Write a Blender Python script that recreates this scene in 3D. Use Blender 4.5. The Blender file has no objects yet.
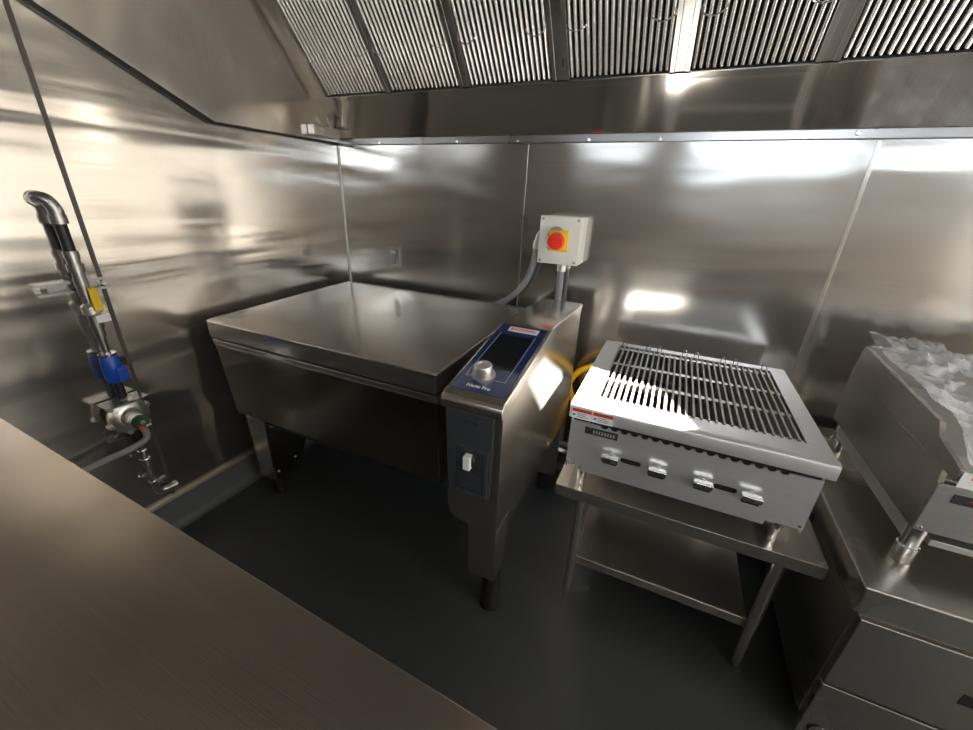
import bpy, bmesh, math, random
from mathutils import Vector, Matrix, noise
random.seed(7)
C = bpy.context.scene.collection
SC = bpy.context.scene
PI = math.pi

# ------------------------------------------------------------------ materials
def new_mat(name):
    m = bpy.data.materials.new(name); m.use_nodes = True
    nt = m.node_tree; p = nt.nodes['Principled BSDF']
    return m, nt, p

def metal(name, col=(.60, .575, .54), rough=.2, wav=0.0, wscale=(1, 1, 1), brush=None, bstr=.06,
          rvar=.05, aniso=0.0, tan=None, met=.94, grain=.16):
    """brushed stainless: long soft dents, fine brush lines, faint smears"""
    m, nt, p = new_mat(name); L = nt.links.new
    p.inputs['Metallic'].default_value = met
    p.inputs['Base Color'].default_value = (*col, 1)
    p.inputs['Anisotropic'].default_value = aniso
    tc = nt.nodes.new('ShaderNodeTexCoord')
    # smears change the roughness a little
    n1 = nt.nodes.new('ShaderNodeTexNoise'); n1.inputs['Scale'].default_value = 3.1
    n1.inputs['Detail'].default_value = 1.5; n1.inputs['Roughness'].default_value = .5
    L(tc.outputs['Object'], n1.inputs['Vector'])
    mr = nt.nodes.new('ShaderNodeMapRange')
    mr.inputs['From Min'].default_value = 0; mr.inputs['From Max'].default_value = 1
    mr.inputs['To Min'].default_value = max(.02, rough - rvar); mr.inputs['To Max'].default_value = rough + rvar
    L(n1.outputs['Fac'], mr.inputs['Value']); L(mr.outputs['Result'], p.inputs['Roughness'])
    if tan:
        cx = nt.nodes.new('ShaderNodeCombineXYZ')
        for i in range(3): cx.inputs[i].default_value = tan[i]
        L(cx.outputs[0], p.inputs['Tangent'])
    prev = None
    if wav > 0:
        mp = nt.nodes.new('ShaderNodeMapping'); mp.inputs['Scale'].default_value = wscale
        L(tc.outputs['Object'], mp.inputs['Vector'])
        n2 = nt.nodes.new('ShaderNodeTexNoise'); n2.inputs['Scale'].default_value = 1.0
        n2.inputs['Detail'].default_value = 1.6; n2.inputs['Roughness'].default_value = .4; n2.inputs['Distortion'].default_value = .6
        L(mp.outputs['Vector'], n2.inputs['Vector'])
        b = nt.nodes.new('ShaderNodeBump'); b.inputs['Strength'].default_value = 1
        b.inputs['Distance'].default_value = wav
        L(n2.outputs['Fac'], b.inputs['Height']); prev = b
    if brush:
        mp = nt.nodes.new('ShaderNodeMapping'); mp.inputs['Scale'].default_value = brush
        L(tc.outputs['Object'], mp.inputs['Vector'])
        n3 = nt.nodes.new('ShaderNodeTexNoise'); n3.inputs['Scale'].default_value = 1.0
        n3.inputs['Detail'].default_value = 2
        L(mp.outputs['Vector'], n3.inputs['Vector'])
        mx = nt.nodes.new('ShaderNodeMixRGB')
        mx.inputs['Color1'].default_value = (*[c*(1-grain) for c in col], 1)
        mx.inputs['Color2'].default_value = (*[min(1, c*(1+grain)) for c in col], 1)
        L(n3.outputs['Fac'], mx.inputs['Fac']); L(mx.outputs['Color'], p.inputs['Base Color'])
        b = nt.nodes.new('ShaderNodeBump'); b.inputs['Strength'].default_value = bstr
        b.inputs['Distance'].default_value = .001
        L(n3.outputs['Fac'], b.inputs['Height'])
        if prev: L(prev.outputs['Normal'], b.inputs['Normal'])
        prev = b
    if prev: L(prev.outputs['Normal'], p.inputs['Normal'])
    return m

def plain(name, col, rough=.5, metallic=0, bump=0, bscale=60, var=0, coat=0):
    m, nt, p = new_mat(name); L = nt.links.new
    p.inputs['Base Color'].default_value = (*col, 1)
    p.inputs['Roughness'].default_value = rough; p.inputs['Metallic'].default_value = metallic
    p.inputs['Coat Weight'].default_value = coat
    tc = nt.nodes.new('ShaderNodeTexCoord')
    n = nt.nodes.new('ShaderNodeTexNoise'); n.inputs['Scale'].default_value = bscale
    n.inputs['Detail'].default_value = 3
    L(tc.outputs['Object'], n.inputs['Vector'])
    if bump:
        b = nt.nodes.new('ShaderNodeBump'); b.inputs['Strength'].default_value = bump
        b.inputs['Distance'].default_value = .002
        L(n.outputs['Fac'], b.inputs['Height']); L(b.outputs['Normal'], p.inputs['Normal'])
    n2 = nt.nodes.new('ShaderNodeTexNoise'); n2.inputs['Scale'].default_value = 4
    n2.inputs['Detail'].default_value = 4
    L(tc.outputs['Object'], n2.inputs['Vector'])
    mx = nt.nodes.new('ShaderNodeMixRGB'); v = var or .04
    mx.inputs['Color1'].default_value = (*[c*(1-v) for c in col], 1)
    mx.inputs['Color2'].default_value = (*[min(1, c*(1+v)) for c in col], 1)
    L(n2.outputs['Fac'], mx.inputs['Fac']); L(mx.outputs['Color'], p.inputs['Base Color'])
    return m

def emis(name, col, s):
    m = bpy.data.materials.new(name); m.use_nodes = True; nt = m.node_tree
    for n in list(nt.nodes): nt.nodes.remove(n)
    o = nt.nodes.new('ShaderNodeOutputMaterial'); e = nt.nodes.new('ShaderNodeEmission')
    e.inputs['Color'].default_value = (*col, 1); e.inputs['Strength'].default_value = s
    nt.links.new(e.outputs[0], o.inputs['Surface']); return m

SS = (.60, .575, .54)
M = {}
M['wall_l'] = metal('stainless_wall_left', SS, .15, .017, (1, .45, 5.5), (3, 3, 500), .05, .04, .55, (0, 0, 1))
M['wall_b'] = metal('stainless_wall_back', (.60, .585, .56), .16, .009, (1.1, 1, 4.0), (3, 3, 500), .05, .04, .45, (0, 0, 1))
M['hood'] = metal('stainless_hood', SS, .2, .008, (1.5, 3.5, 1.2), (400, 400, 3), .06, .04, .5, (0, 0, 1))
M['fascia'] = metal('stainless_fascia', SS, .1, .004, (3, 2, 1), (300, 3, 3), .04, .03)
M['baffle'] = metal('stainless_baffle', (.93, .92, .91), .2, 0, brush=None, rvar=.03)
M['lid'] = metal('stainless_lid', SS, .2, .004, (1.3, 1.6, 1), (700, 4, 4), .05, .05)
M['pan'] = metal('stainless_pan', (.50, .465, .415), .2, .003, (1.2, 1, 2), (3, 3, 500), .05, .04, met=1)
M['console'] = metal('stainless_console', (.62, .585, .54), .2, .002, (2, 2, 2), (3, 3, 600), .05, .04, met=.95)
M['counter'] = metal('stainless_counter', (.50, .45, .395), .22, .007, (2.6, 1.6, 1), (4, 700, 4), .08, .015)
M['stand'] = metal('stainless_stand', (.60, .565, .51), .24, .003, (2, 2, 1), (4, 600, 4), .06, .05)
M['tube'] = metal('stainless_tube', (.62, .60, .57), .22)
M['grill'] = metal('brushed_steel_grill', (.73, .73, .73), .36, 0, brush=(6, 400, 400), bstr=.1, rvar=.05, met=.7)
M['griddle'] = metal('stainless_griddle', (.60, .57, .53), .26, .002, (2, 2, 2), (500, 4, 4), .06, .05)
M['gpanel'] = metal('grey_griddle_panel', (.55, .55, .55), .38, 0, brush=(6, 400, 400), bstr=.08)
M['base'] = metal('stainless_refrigerated_base', (.46, .445, .41), .28, .002, (2, 2, 2), (4, 500, 4), .07, .05)
M['chrome'] = metal('chrome', (.85, .85, .85), .08, rvar=.03)
M['knob'] = metal('polished_knob', (.62, .61, .60), .18, rvar=.03)
M['castiron'] = metal('raw_steel_grate', (.40, .385, .37), .5, rvar=.06, met=.35)
M['castdark'] = plain('dark_burner_shield', (.05, .048, .045), .5, .5)
M['silver'] = metal('cast_aluminium', (.70, .69, .66), .35)
M['zinc'] = metal('zinc_strut', (.48, .48, .48), .24)
M['galv'] = metal('dark_galvanised_pipe', (.38, .37, .36), .28)
M['strip'] = plain('cove_cap', (.62, .58, .52), .35, .6)
M['floor'] = plain('dark_resin_floor', (.050, .056, .060), .42, bump=.25, bscale=260, var=.12)
M['seam'] = plain('dark_sealant', (.07, .065, .06), .4)
M['cove'] = plain('grey_resin_cove', (.13, .14, .15), .4, bump=.15, bscale=260)
M['dark'] = plain('black_plastic', (.015, .015, .016), .45)
M['void'] = plain('black_gap_shade', (.008, .008, .008), .9)  # near-black stands in for the shade inside hollows, slots and vents
M['charcoal'] = plain('charcoal_plastic', (.038, .042, .046), .5, bump=.1, bscale=900)
M['charcoal2'] = plain('dark_charcoal_plastic', (.03, .032, .036), .45)
M['navy'] = plain('navy_glass', (.012, .03, .12), .12, coat=.6)
M['screen'] = plain('black_screen_glass', (.01, .012, .015), .07, coat=1)
M['white'] = plain('white_enamel', (.80, .79, .74), .42)
M['label'] = plain('white_label', (.82, .82, .82), .4)
M['red'] = plain('red_plastic', (.75, .03, .02), .3)
M['redink'] = plain('red_ink', (.72, .03, .02), .4)
M['grey_ink'] = plain('grey_ink', (.12, .12, .13), .5)
M['yellow'] = plain('yellow_plastic', (.85, .55, .02), .35)
M['hose'] = plain('yellow_hose_coating', (.9, .50, .01), .35)
M['blue'] = plain('blue_plastic', (.012, .07, .42), .3)
M['green'] = plain('green_paint', (.03, .10, .05), .4)
M['conduit'] = plain('grey_conduit', (.30, .32, .34), .4)
M['rubber'] = plain('black_rubber', (.012, .012, .012), .6)
M['outlet'] = plain('grey_outlet', (.25, .27, .31), .4)
M['beige'] = plain('beige_panel', (.37, .345, .31), .5)
M['ceil'] = plain('brown_ceiling', (.30, .26, .22), .5)
M['shaft'] = plain('brass', (.6, .3, .12), .3, 1)

def film_mat():
    m = bpy.data.materials.new('clear_crumpled_film'); m.use_nodes = True; nt = m.node_tree
    L = nt.links.new; p = nt.nodes['Principled BSDF']
    p.inputs['Base Color'].default_value = (.80, .82, .86, 1); p.inputs['Roughness'].default_value = .12
    p.inputs['Specular IOR Level'].default_value = .9
    tc = nt.nodes.new('ShaderNodeTexCoord'); n = nt.nodes.new('ShaderNodeTexNoise')
    n.inputs['Scale'].default_value = 9; n.inputs['Detail'].default_value = 6
    n.inputs['Distortion'].default_value = 1.2
    L(tc.outputs['Object'], n.inputs['Vector'])
    mr = nt.nodes.new('ShaderNodeMapRange'); mr.inputs['From Min'].default_value = .35
    mr.inputs['From Max'].default_value = .65; mr.inputs['To Min'].default_value = .18; mr.inputs['To Max'].default_value = .62
    L(n.outputs['Fac'], mr.inputs['Value']); L(mr.outputs['Result'], p.inputs['Alpha'])
    b = nt.nodes.new('ShaderNodeBump'); b.inputs['Strength'].default_value = .7; b.inputs['Distance'].default_value = .01
    L(n.outputs['Fac'], b.inputs['Height']); L(b.outputs['Normal'], p.inputs['Normal'])
    return m
M['film'] = film_mat()

# ------------------------------------------------------------------ mesh helpers
class MB:
    def __init__(s): s.bm = bmesh.new()
    def box(s, x0, x1, y0, y1, z0, z1):
        v = [s.bm.verts.new((x, y, z)) for x in (x0, x1) for y in (y0, y1) for z in (z0, z1)]
        for f in ((0,1,3,2), (4,6,7,5), (0,4,5,1), (2,3,7,6), (0,2,6,4), (1,5,7,3)):
            s.bm.faces.new([v[i] for i in f])
        return s
    def face(s, pts):
        s.bm.faces.new([s.bm.verts.new(p) for p in pts]); return s
    def prism(s, pts, axis, a, b):
        """extrude a 2D outline along an axis; outline coordinates are the two other axes in order"""
        def P(u, w, t):
            return {0: (t, u, w), 1: (u, t, w), 2: (u, w, t)}[axis]
        A = [s.bm.verts.new(P(u, w, a)) for u, w in pts]; B = [s.bm.verts.new(P(u, w, b)) for u, w in pts]
        n = len(pts)
        s.bm.faces.new(A); s.bm.faces.new(B[::-1])
        for i in range(n): s.bm.faces.new([A[i], B[i], B[(i+1) % n], A[(i+1) % n]])
        return s
    def hexa(s, bot, top):
        A = [s.bm.verts.new(p) for p in bot]; B = [s.bm.verts.new(p) for p in top]; n = len(A)
        s.bm.faces.new(A[::-1]); s.bm.faces.new(B)
        for i in range(n): s.bm.faces.new([A[i], A[(i+1) % n], B[(i+1) % n], B[i]])
        return s
    def tube(s, path, r, seg=14, cap=True):
        path = [Vector(p) for p in path]; n = len(path)
        rr = r if isinstance(r, (list, tuple)) else [r]*n
        t0 = (path[1]-path[0]).normalized()
        u = t0.orthogonal().normalized(); rings = []
        for i, p in enumerate(path):
            if i == 0: t = t0
            elif i == n-1: t = (path[-1]-path[-2]).normalized()
            else: t = ((path[i+1]-p).normalized() + (p-path[i-1]).normalized())
            if t.length < 1e-6: t = t0
            t.normalize()
            u = (u - t*u.dot(t)).normalized(); w = t.cross(u); t0 = t
            rings.append([s.bm.verts.new(p + (u*math.cos(2*PI*k/seg) + w*math.sin(2*PI*k/seg))*rr[i]) for k in range(seg)])
        for a, b in zip(rings, rings[1:]):
            for k in range(seg): s.bm.faces.new([a[k], a[(k+1) % seg], b[(k+1) % seg], b[k]])
        if cap: s.bm.faces.new(rings[0][::-1]); s.bm.faces.new(rings[-1])
        return s
    def cyl(s, p0, p1, r, r2=None, seg=24): return s.tube([p0, p1], [r, r if r2 is None else r2], seg)
    def lathe(s, prof, c, axis=(0, 0, 1), seg=32):
        """prof: (radius, height along axis) from bottom to top"""
        ax = Vector(axis).normalized(); u = ax.orthogonal().normalized(); w = ax.cross(u); c = Vector(c)
        rings = [[s.bm.verts.new(c + ax*h + (u*math.cos(2*PI*k/seg) + w*math.sin(2*PI*k/seg))*max(r, 1e-5)) for k in range(seg)] for r, h in prof]
        for a, b in zip(rings, rings[1:]):
            for k in range(seg): s.bm.faces.new([a[k], a[(k+1) % seg], b[(k+1) % seg], b[k]])
        s.bm.faces.new(rings[0][::-1]); s.bm.faces.new(rings[-1]); return s

def arc(c, r, a0, a1, n, f):
    return [f(c, r, a0+(a1-a0)*i/n) for i in range(n+1)]

def smooth_path(pts, n=8):
    pts = [Vector(p) for p in pts]; out = []
    P = [pts[0]*2-pts[1]] + pts + [pts[-1]*2-pts[-2]]
    for i in range(1, len(P)-2):
        a, b, c, d = P[i-1:i+3]
        for k in range(n):
            t = k/n
            out.append(.5*((2*b) + (c-a)*t + (2*a-5*b+4*c-d)*t*t + (3*b-3*c+d-a)*t**3))
    out.append(pts[-1]); return out

def build(name, mb, mat, parent=None, bev=0, seg=2, xf=None, label=None):
    bm = mb.bm
    if xf is not None: bm.transform(xf)
    bmesh.ops.recalc_face_normals(bm, faces=bm.faces)
    if parent is not None:
        o = Vector(parent['_o']); bmesh.ops.translate(bm, verts=bm.verts, vec=-o)
    me = bpy.data.meshes.new(name); bm.to_mesh(me); bm.free()
    for p in me.polygons: p.use_smooth = True
    me.set_sharp_from_angle(angle=math.radians(38))
    ob = bpy.data.objects.new(name, me); C.objects.link(ob)
    me.materials.append(mat)
    if parent is not None: ob.parent = parent; ob['_o'] = parent['_o']
    if bev:
        m = ob.modifiers.new('bevel', 'BEVEL'); m.width = bev; m.segments = seg
        m.limit_method = 'ANGLE'; m.angle_limit = math.radians(40); m.harden_normals = True
    if label: ob['label'] = label
    return ob

def thing(name, label, cat, loc, group=None):
    o = bpy.data.objects.new(name, None); C.objects.link(o); o.location = loc
    o.empty_display_size = .1
    o['label'] = label; o['category'] = cat; o['_o'] = tuple(loc)
    if group: o['group'] = group
    return o
def tag(o, label, cat, group=None):
    o['label'] = label; o['category'] = cat
    if group: o['group'] = group
    return o
def struct(name, mb, mat, bev=0):
    o = build(name, mb, mat, bev=bev); o['kind'] = 'structure'; return o

def text(name, s, size, mat, parent, origin, xdir, ydir, align='CENTER', extrude=.0004, bold=0):
    cu = bpy.data.curves.new(name, 'FONT'); cu.body = s; cu.size = size; cu.align_x = align; cu.align_y = 'CENTER'
    cu.extrude = extrude; cu.offset = bold
    t = bpy.data.objects.new(name+'_tmp', cu); C.objects.link(t)
    bpy.context.view_layer.update()
    me = bpy.data.meshes.new_from_object(t.evaluated_get(bpy.context.evaluated_depsgraph_get()))
    bpy.data.objects.remove(t)
    X = Vector(xdir).normalized(); Y = Vector(ydir); Y = (Y - X*Y.dot(X)).normalized(); Z = X.cross(Y)
    mt = Matrix((X, Y, Z)).transposed().to_4x4(); mt.translation = Vector(origin)
    me.transform(Matrix.Translation(-Vector(parent['_o'])) @ mt)
    me.materials.clear(); me.materials.append(mat)
    ob = bpy.data.objects.new(name, me); C.objects.link(ob); ob.parent = parent; ob['_o'] = parent['_o']
    return ob

# ------------------------------------------------------------------ room
RX, FY, CZ = 4.9, -3.1, 2.45
struct('floor', MB().box(-.1, RX+.1, FY-.1, .1, -.05, 0), M['floor'])
struct('wall_left', MB().box(-.1, 0, FY-.1, .1, 0, CZ), M['wall_l'])
struct('wall_back', MB().box(0, RX+.1, 0, .1, 0, CZ), M['wall_b'])

# floor seam strip (faint welded joint in the sheet)
# unseen opening added in the ceiling, shaped so sun lands only in patches
SUN = Vector((.60, -.66, .62)).normalized()
def back(p):
    p = Vector(p); t = (CZ - p.z)/SUN.z; q = p + SUN*t; return (q.x, q.y)
SUNP = [(1.468, -.905, .905), (1.468, -.72, .93), (1.468, -.42, .76), (1.67, -.593, .846), (1.79, -.582, .846), (1.84, -.605, .846),
        (1.916, -.762, .846), (1.965, -.838, .846), (1.92, -.845, .83), (1.60, -.845, .83), (1.468, -.70, .74)]
def hull(pts):
    pts = sorted(set(pts))
    def half(ps):
        h = []
        for p in ps:
            while len(h) > 1 and (h[-1][0]-h[-2][0])*(p[1]-h[-2][1])-(h[-1][1]-h[-2][1])*(p[0]-h[-2][0]) <= 0: h.pop()
            h.append(p)
        return h
    a = half(pts); b = half(pts[::-1]); return a[:-1]+b[:-1]
holes = [hull([back(p) for p in SUNP])]
def wall_with_holes(name, mat, x0, x1, z0, z1, y0, y1, holes):
    """vertical strips between hole corners; each strip is cut by whatever hole crosses it"""
    xs = sorted({x0, x1} | {p[0] for h in holes for p in h})
    mb = MB()
    def span(h, x):
        zz = []
        for (ax, az), (bx, bz) in zip(h, h[1:]+h[:1]):
            if ax == bx:
                if abs(x-ax) < 1e-9: zz += [az, bz]
                continue
            t = (x-ax)/(bx-ax)
            if -1e-9 <= t <= 1+1e-9: zz.append(az+(bz-az)*t)
        return (min(zz), max(zz)) if zz else None
    for a, b in zip(xs, xs[1:]):
        m = (a+b)/2; cuts = []
        for h in holes:
            if span(h, m): cuts.append((span(h, a+1e-7), span(h, b-1e-7)))
        cuts = [c for c in cuts if c[0] and c[1]]; cuts.sort(key=lambda c: c[0][0])
        la, lb = z0, z0
        for (a0, a1), (b0, b1) in cuts:
            mb.hexa([(a, la, y0), (b, lb, y0), (b, lb, y1), (a, la, y1)], [(a, a0, y0), (b, b0, y0), (b, b0, y1), (a, a0, y1)]); la, lb = a1, b1
        mb.hexa([(a, la, y0), (b, lb, y0), (b, lb, y1), (a, la, y1)], [(a, z1, y0), (b, z1, y0), (b, z1, y1), (a, z1, y1)])
    return struct(name, mb, mat)
wall_with_holes('ceiling', M['ceil'], 0, RX+.1, FY-.1, .1, CZ, CZ+.04, holes)
struct('wall_front', MB().box(0, RX+.1, FY-.1, FY, 0, CZ), M['beige'])
struct('wall_right', MB().box(RX, RX+.1, FY-.1, 0, 0, CZ), M['beige'])

# wall joints: slim H-moulding strips
def seam_back(n, x, w, mat, z0=.16, z1=1.63):
    struct('trim_%d' % n, MB().box(x-w/2, x+w/2, -.003, 0, z0, z1), mat, .001)
seam_back(1, 1.103, .006, M['galv']); seam_back(2, 2.335, .012, M['tube'])
struct('trim_3', MB().box(0, .003, -1.212, -1.199, .16, 1.95), M['seam'], .001)
struct('trim_4', MB().box(0, .006, -.006, 0, .16, 1.63), M['white'])
# coved base with a pale cap
def cove(name, ax):
    n = 7; R = .035; pts = [(.0, 0), (.012+R, 0)]
    pts += [(.012+R-R*math.sin(a), R-R*math.cos(a)) for a in [PI/2*i/n for i in range(1, n+1)]]
    pts += [(.012, .14), (0, .14)]
    mb = MB()
    if ax == 'l': mb.prism([(x, z) for x, z in pts], 1, FY, 0)
    else: mb.prism([(-x, z) for x, z in pts], 0, 0, RX)
    return struct(name, mb, M['cove'])
cove('baseboard_left', 'l'); cove('baseboard_back', 'b')
struct('trim_5', MB().box(0, .017, FY, -.0, .14, .155), M['strip'], .002)
struct('trim_6', MB().box(.017, RX, -.017, 0, .14, .155), M['strip'], .002)
# opposite side of the kitchen: bright frosted transoms and a glazed door, the daylight of the room
WIN = emis('daylit_frosted_glass', (.80, .90, 1.0), 9.0)
WINW = emis('daylit_door_glass', (.86, .93, 1.0), 2.6)
SKYG = emis('daylit_sky_glass', (.80, .91, 1.0), 2.6)
def window(n, x0, x1, z0, z1, mat):
    o = build('window_%d' % n, MB().box(x0, x1, FY, FY+.012, z0, z1), mat); o['kind'] = 'structure'
    f = MB()
    for a in ((x0-.03, x0, z0-.03, z1+.03), (x1, x1+.03, z0-.03, z1+.03), (x0, x1, z0-.03, z0), (x0, x1, z1, z1+.03)):
        f.box(a[0], a[1], FY, FY+.03, a[2], a[3])
    fo = build('window_frame', f, M['tube']); fo.parent = o; return o
window(1, 1.78, 3.02, 1.91, 2.16, WIN)
window(2, 3.16, 4.7, 1.89, 1.955, WIN)
window(11, 4.1, 4.85, .55, 1.8, emis('added_fill_glass', (1.0, .93, .84), .6))  # added glowing pane, unseen; lifts a dark corner in the left wall's reflection
window(3, .6, 1.38, 1.93, 2.12, WINW)
# glazed end wall; panes and rails added so reflections streak, bluish sky on top
panes = [(.52, .66, 9.0), (.735, .92, 3.0), (.96, 1.20, 1.5), (1.235, 1.50, 2.4), (1.54, 1.70, 1.6), (1.735, 1.93, 2.4)]
for n, (z0, z1, k) in enumerate(panes):
    o = build('window_%d' % (n+4), MB().box(RX-.012, RX, -3.1, 0, z0, z1), emis('daylit_warm_glass', (1.0, .92, .80), k)); o['kind'] = 'structure'
o = build('window_10', MB().box(RX-.012, RX, -3.1, 0, 1.97, 2.18), SKYG); o['kind'] = 'structure'
struct('trim_8', MB().box(RX-.03, RX, -3.05, -.08, .66, .735), M['galv']); struct('trim_9', MB().box(RX-.03, RX, -3.05, -.08, 1.20, 1.235), M['galv'])
struct('trim_10', MB().box(RX-.03, RX, -3.05, -.08, 1.70, 1.735), M['galv'])
struct('trim_7', MB().box(RX-.03, RX, -3.05, -.08, .44, .52).box(RX-.03, RX, -3.05, -.08, .92, .96).box(RX-.03, RX, -3.05, -.08, 1.50, 1.54)
       .box(RX-.03, RX, -3.05, -.08, 1.93, 1.97).box(RX-.03, RX, -3.05, -.08, 2.18, 2.22), M['galv'])

# ------------------------------------------------------------------ exhaust hood
h = thing('exhaust_hood', 'long stainless exhaust hood over the cooking line with sloped filter bank', 'exhaust hood', (2.4, 0, 1.63))
HX = 4.6; S50 = math.sin(math.radians(50)); C50 = math.cos(math.radians(50))
FB = Vector((0, -.135, 1.822))        # lower edge of the filter bank
FLEN = .56
FT = FB + Vector((0, -C50, S50))*FLEN
# sloped trough front and mounting flange on the wall
build('trough', MB().prism([(0, 1.66), (-.012, 1.662), (-.138, 1.818), (-.135, 1.830), (-.10, 1.83), (0, 1.75)], 0, .03, HX), M['fascia'], h, .0015)
build('mounting_flange', MB().box(.0, HX, -.016, 0, 1.632, 1.662), M['galv'], h, .002)
for x in (.30, .75, 1.055, 1.375, 1.65, 2.265, 2.9, 3.4):
    build('screw', MB().lathe([(.007, 0), (.007, .003), (.004, .006)], (x, -.016, 1.640 if x != 2.265 else 1.648), (0, -1, 0), 10), M['chrome'], h)
# left end panel hung off the wall, lower edge breaks upward towards the room
EP = [(0, 1.640), (-.70, 1.640), (-1.35, 1.955), (-1.35, CZ), (0, CZ)]
build('end_panel', MB().prism(EP, 0, .014, .034), M['hood'], h, .002)
build('edge_gasket', MB().prism([(0, 1.632), (-.703, 1.632), (-1.355, 1.948), (-1.35, 1.962), (-.698, 1.649), (0, 1.649)], 0, 0, .014), M['dark'], h)
# end filler between panel and first filter, in the plane of the filters
def slope_box(x0, x1, s0, s1, n0, n1):
    d_ = Vector((0, -C50, S50)); n_ = Vector((0, -S50, -C50))
    pt = lambda x, s, n: tuple(Vector((x, 0, 0)) + FB + d_*s + n_*n)
    mb = MB()
    return [pt(x0, s0, n0), pt(x1, s0, n0), pt(x1, s1, n0), pt(x0, s1, n0)], [pt(x0, s0, n1), pt(x1, s0, n1), pt(x1, s1, n1), pt(x0, s1, n1)]
mb = MB(); mb.hexa(*slope_box(.034, .098, -.0, FLEN, -.02, .002)); build('filler_plate', mb, M['hood'], h, .001)
mb = MB(); mb.hexa(*slope_box(.034, HX, -.012, .008, -.02, .014)); build('filter_rail', mb, M['fascia'], h, .001)
mb = MB(); mb.hexa(*slope_box(.034, HX, FLEN-.004, FLEN+.03, -.02, .012)); build('filter_rail', mb, M['hood'], h, .001)
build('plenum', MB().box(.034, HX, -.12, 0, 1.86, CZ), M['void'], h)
build('canopy', MB().prism([(FT.y-.02, FT.z), (-1.30, 2.30), (-1.34, 2.28), (-1.36, 2.03), (-1.38, 2.03), (-1.38, 2.36), (-1.28, 2.36), (FT.y-.02, FT.z+.06)], 0, .034, HX), M['hood'], h, .002)
build('drain_cup', MB().box(.036, .075, -.235, -.055, 1.655, 1.70), M['silver'], h, .004)
build('drain_nipple', MB().cyl((.06, -.10, 1.70), (.075, -.13, 1.745), .009), M['chrome'], h)

FW = .380
def baffle_filter(x0, first=None):
    if first is not None:
        return first
    W = FW
    t = thing('baffle_filter', '', 'filter', (x0, FB.y, FB.z))
    f = MB()
    for a in ((0, .016, 0, FLEN), (W-.016, W, 0, FLEN), (.016, W-.016, .0, .014), (.016, W-.016, FLEN-.016, FLEN)):
        f.hexa(*slope_box(x0+a[0], x0+a[1], a[2]+.012, a[3]-.006, .0, .014))
    build('frame', f, M['galv'], t, .001)
    b = MB(); N = 17; pitch = (W-.032)/N
    d_ = Vector((0, -C50, S50)); n_ = Vector((0, -S50, -C50))
    for k in range(N):
        cx = x0+.016+pitch*(k+.5); r = pitch*.31
        # half round channel running up the slope
        ring = [(-r, -.010)] + [(-r*math.cos(t), .003+.012*math.sin(t)) for t in [PI*j/8 for j in range(9)]] + [(r, -.010)]
        A = []; B = []
        for (u, n) in ring:
            p = Vector((cx+u, 0, 0)) + FB + n_*n
            A.append(tuple(p + d_*.02)); B.append(tuple(p + d_*(FLEN-.012)))
        va = [b.bm.verts.new(p) for p in A]; vb = [b.bm.verts.new(p) for p in B]
        for i in range(len(va)-1): b.bm.faces.new([va[i], va[i+1], vb[i+1], vb[i]])
        b.bm.faces.new([va[-1], va[0], vb[0], vb[-1]]); b.bm.faces.new(va[::-1]); b.bm.faces.new(vb)
    build('baffles', b, M['baffle'], t)
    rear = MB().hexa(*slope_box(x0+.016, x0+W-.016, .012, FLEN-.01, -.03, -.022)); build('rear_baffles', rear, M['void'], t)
    for u in (W*.14, W*.86):
        p = lambda uu, s, n: tuple(Vector((x0+uu, 0, 0)) + FB + d_*s + n_*n)
        hd = MB().tube(smooth_path([p(u-.035, .19, .012), p(u-.033, .182, .028), p(u, .17, .032), p(u+.033, .182, .028), p(u+.035, .19, .012)], 5), .0025, 8)
        build('handle', hd, M['chrome'], t)
    return t
def dup(root, dx, name=None):
    r = root.copy(); C.objects.link(r); r.location = root.location + Vector((dx, 0, 0))
    for ch in list(root.children):
        c = ch.copy(); C.objects.link(c); c.parent = r
        for g in list(ch.children):
            d_ = g.copy(); C.objects.link(d_); d_.parent = c
    return r
FS = [.092, .474, .872, 1.288, 1.700, 2.110]
for a, b in zip(FS, FS[1:]+[2.52]):
    mb = MB(); mb.hexa(*slope_box(a+FW+.0004, b-.0004, .012, FLEN-.006, -.012, .010)); build('filter_divider', mb, M['galv'], h, .001)
F0 = baffle_filter(.092)
flabels = ['stainless baffle filter at the left end of the hood, beside the end panel',
           'stainless baffle filter, second from the left end of the hood',
           'stainless baffle filter, third from the left end of the hood',
           'stainless baffle filter, fourth from the left end of the hood',
           'stainless baffle filter above the slatted grill, second from the right edge of the photo',
           'stainless baffle filter cut by the right edge of the photo, above the film-wrapped griddle']
for i, lb in enumerate(flabels):
    o = F0 if i == 0 else dup(F0, [0, .382, .780, 1.196, 1.608, 2.018][i])
    o['label'] = lb; o['group'] = 'baffle filters along the hood'; o['category'] = 'filter'

# ------------------------------------------------------------------ braising pan (tilting skillet) with control column
bp = thing('braising_pan', 'large stainless tilting braising pan with closed lid and control column in the wall corner', 'braising pan', (.75, -.5, 0))
LX0, LX1 = .075, 1.190
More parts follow.
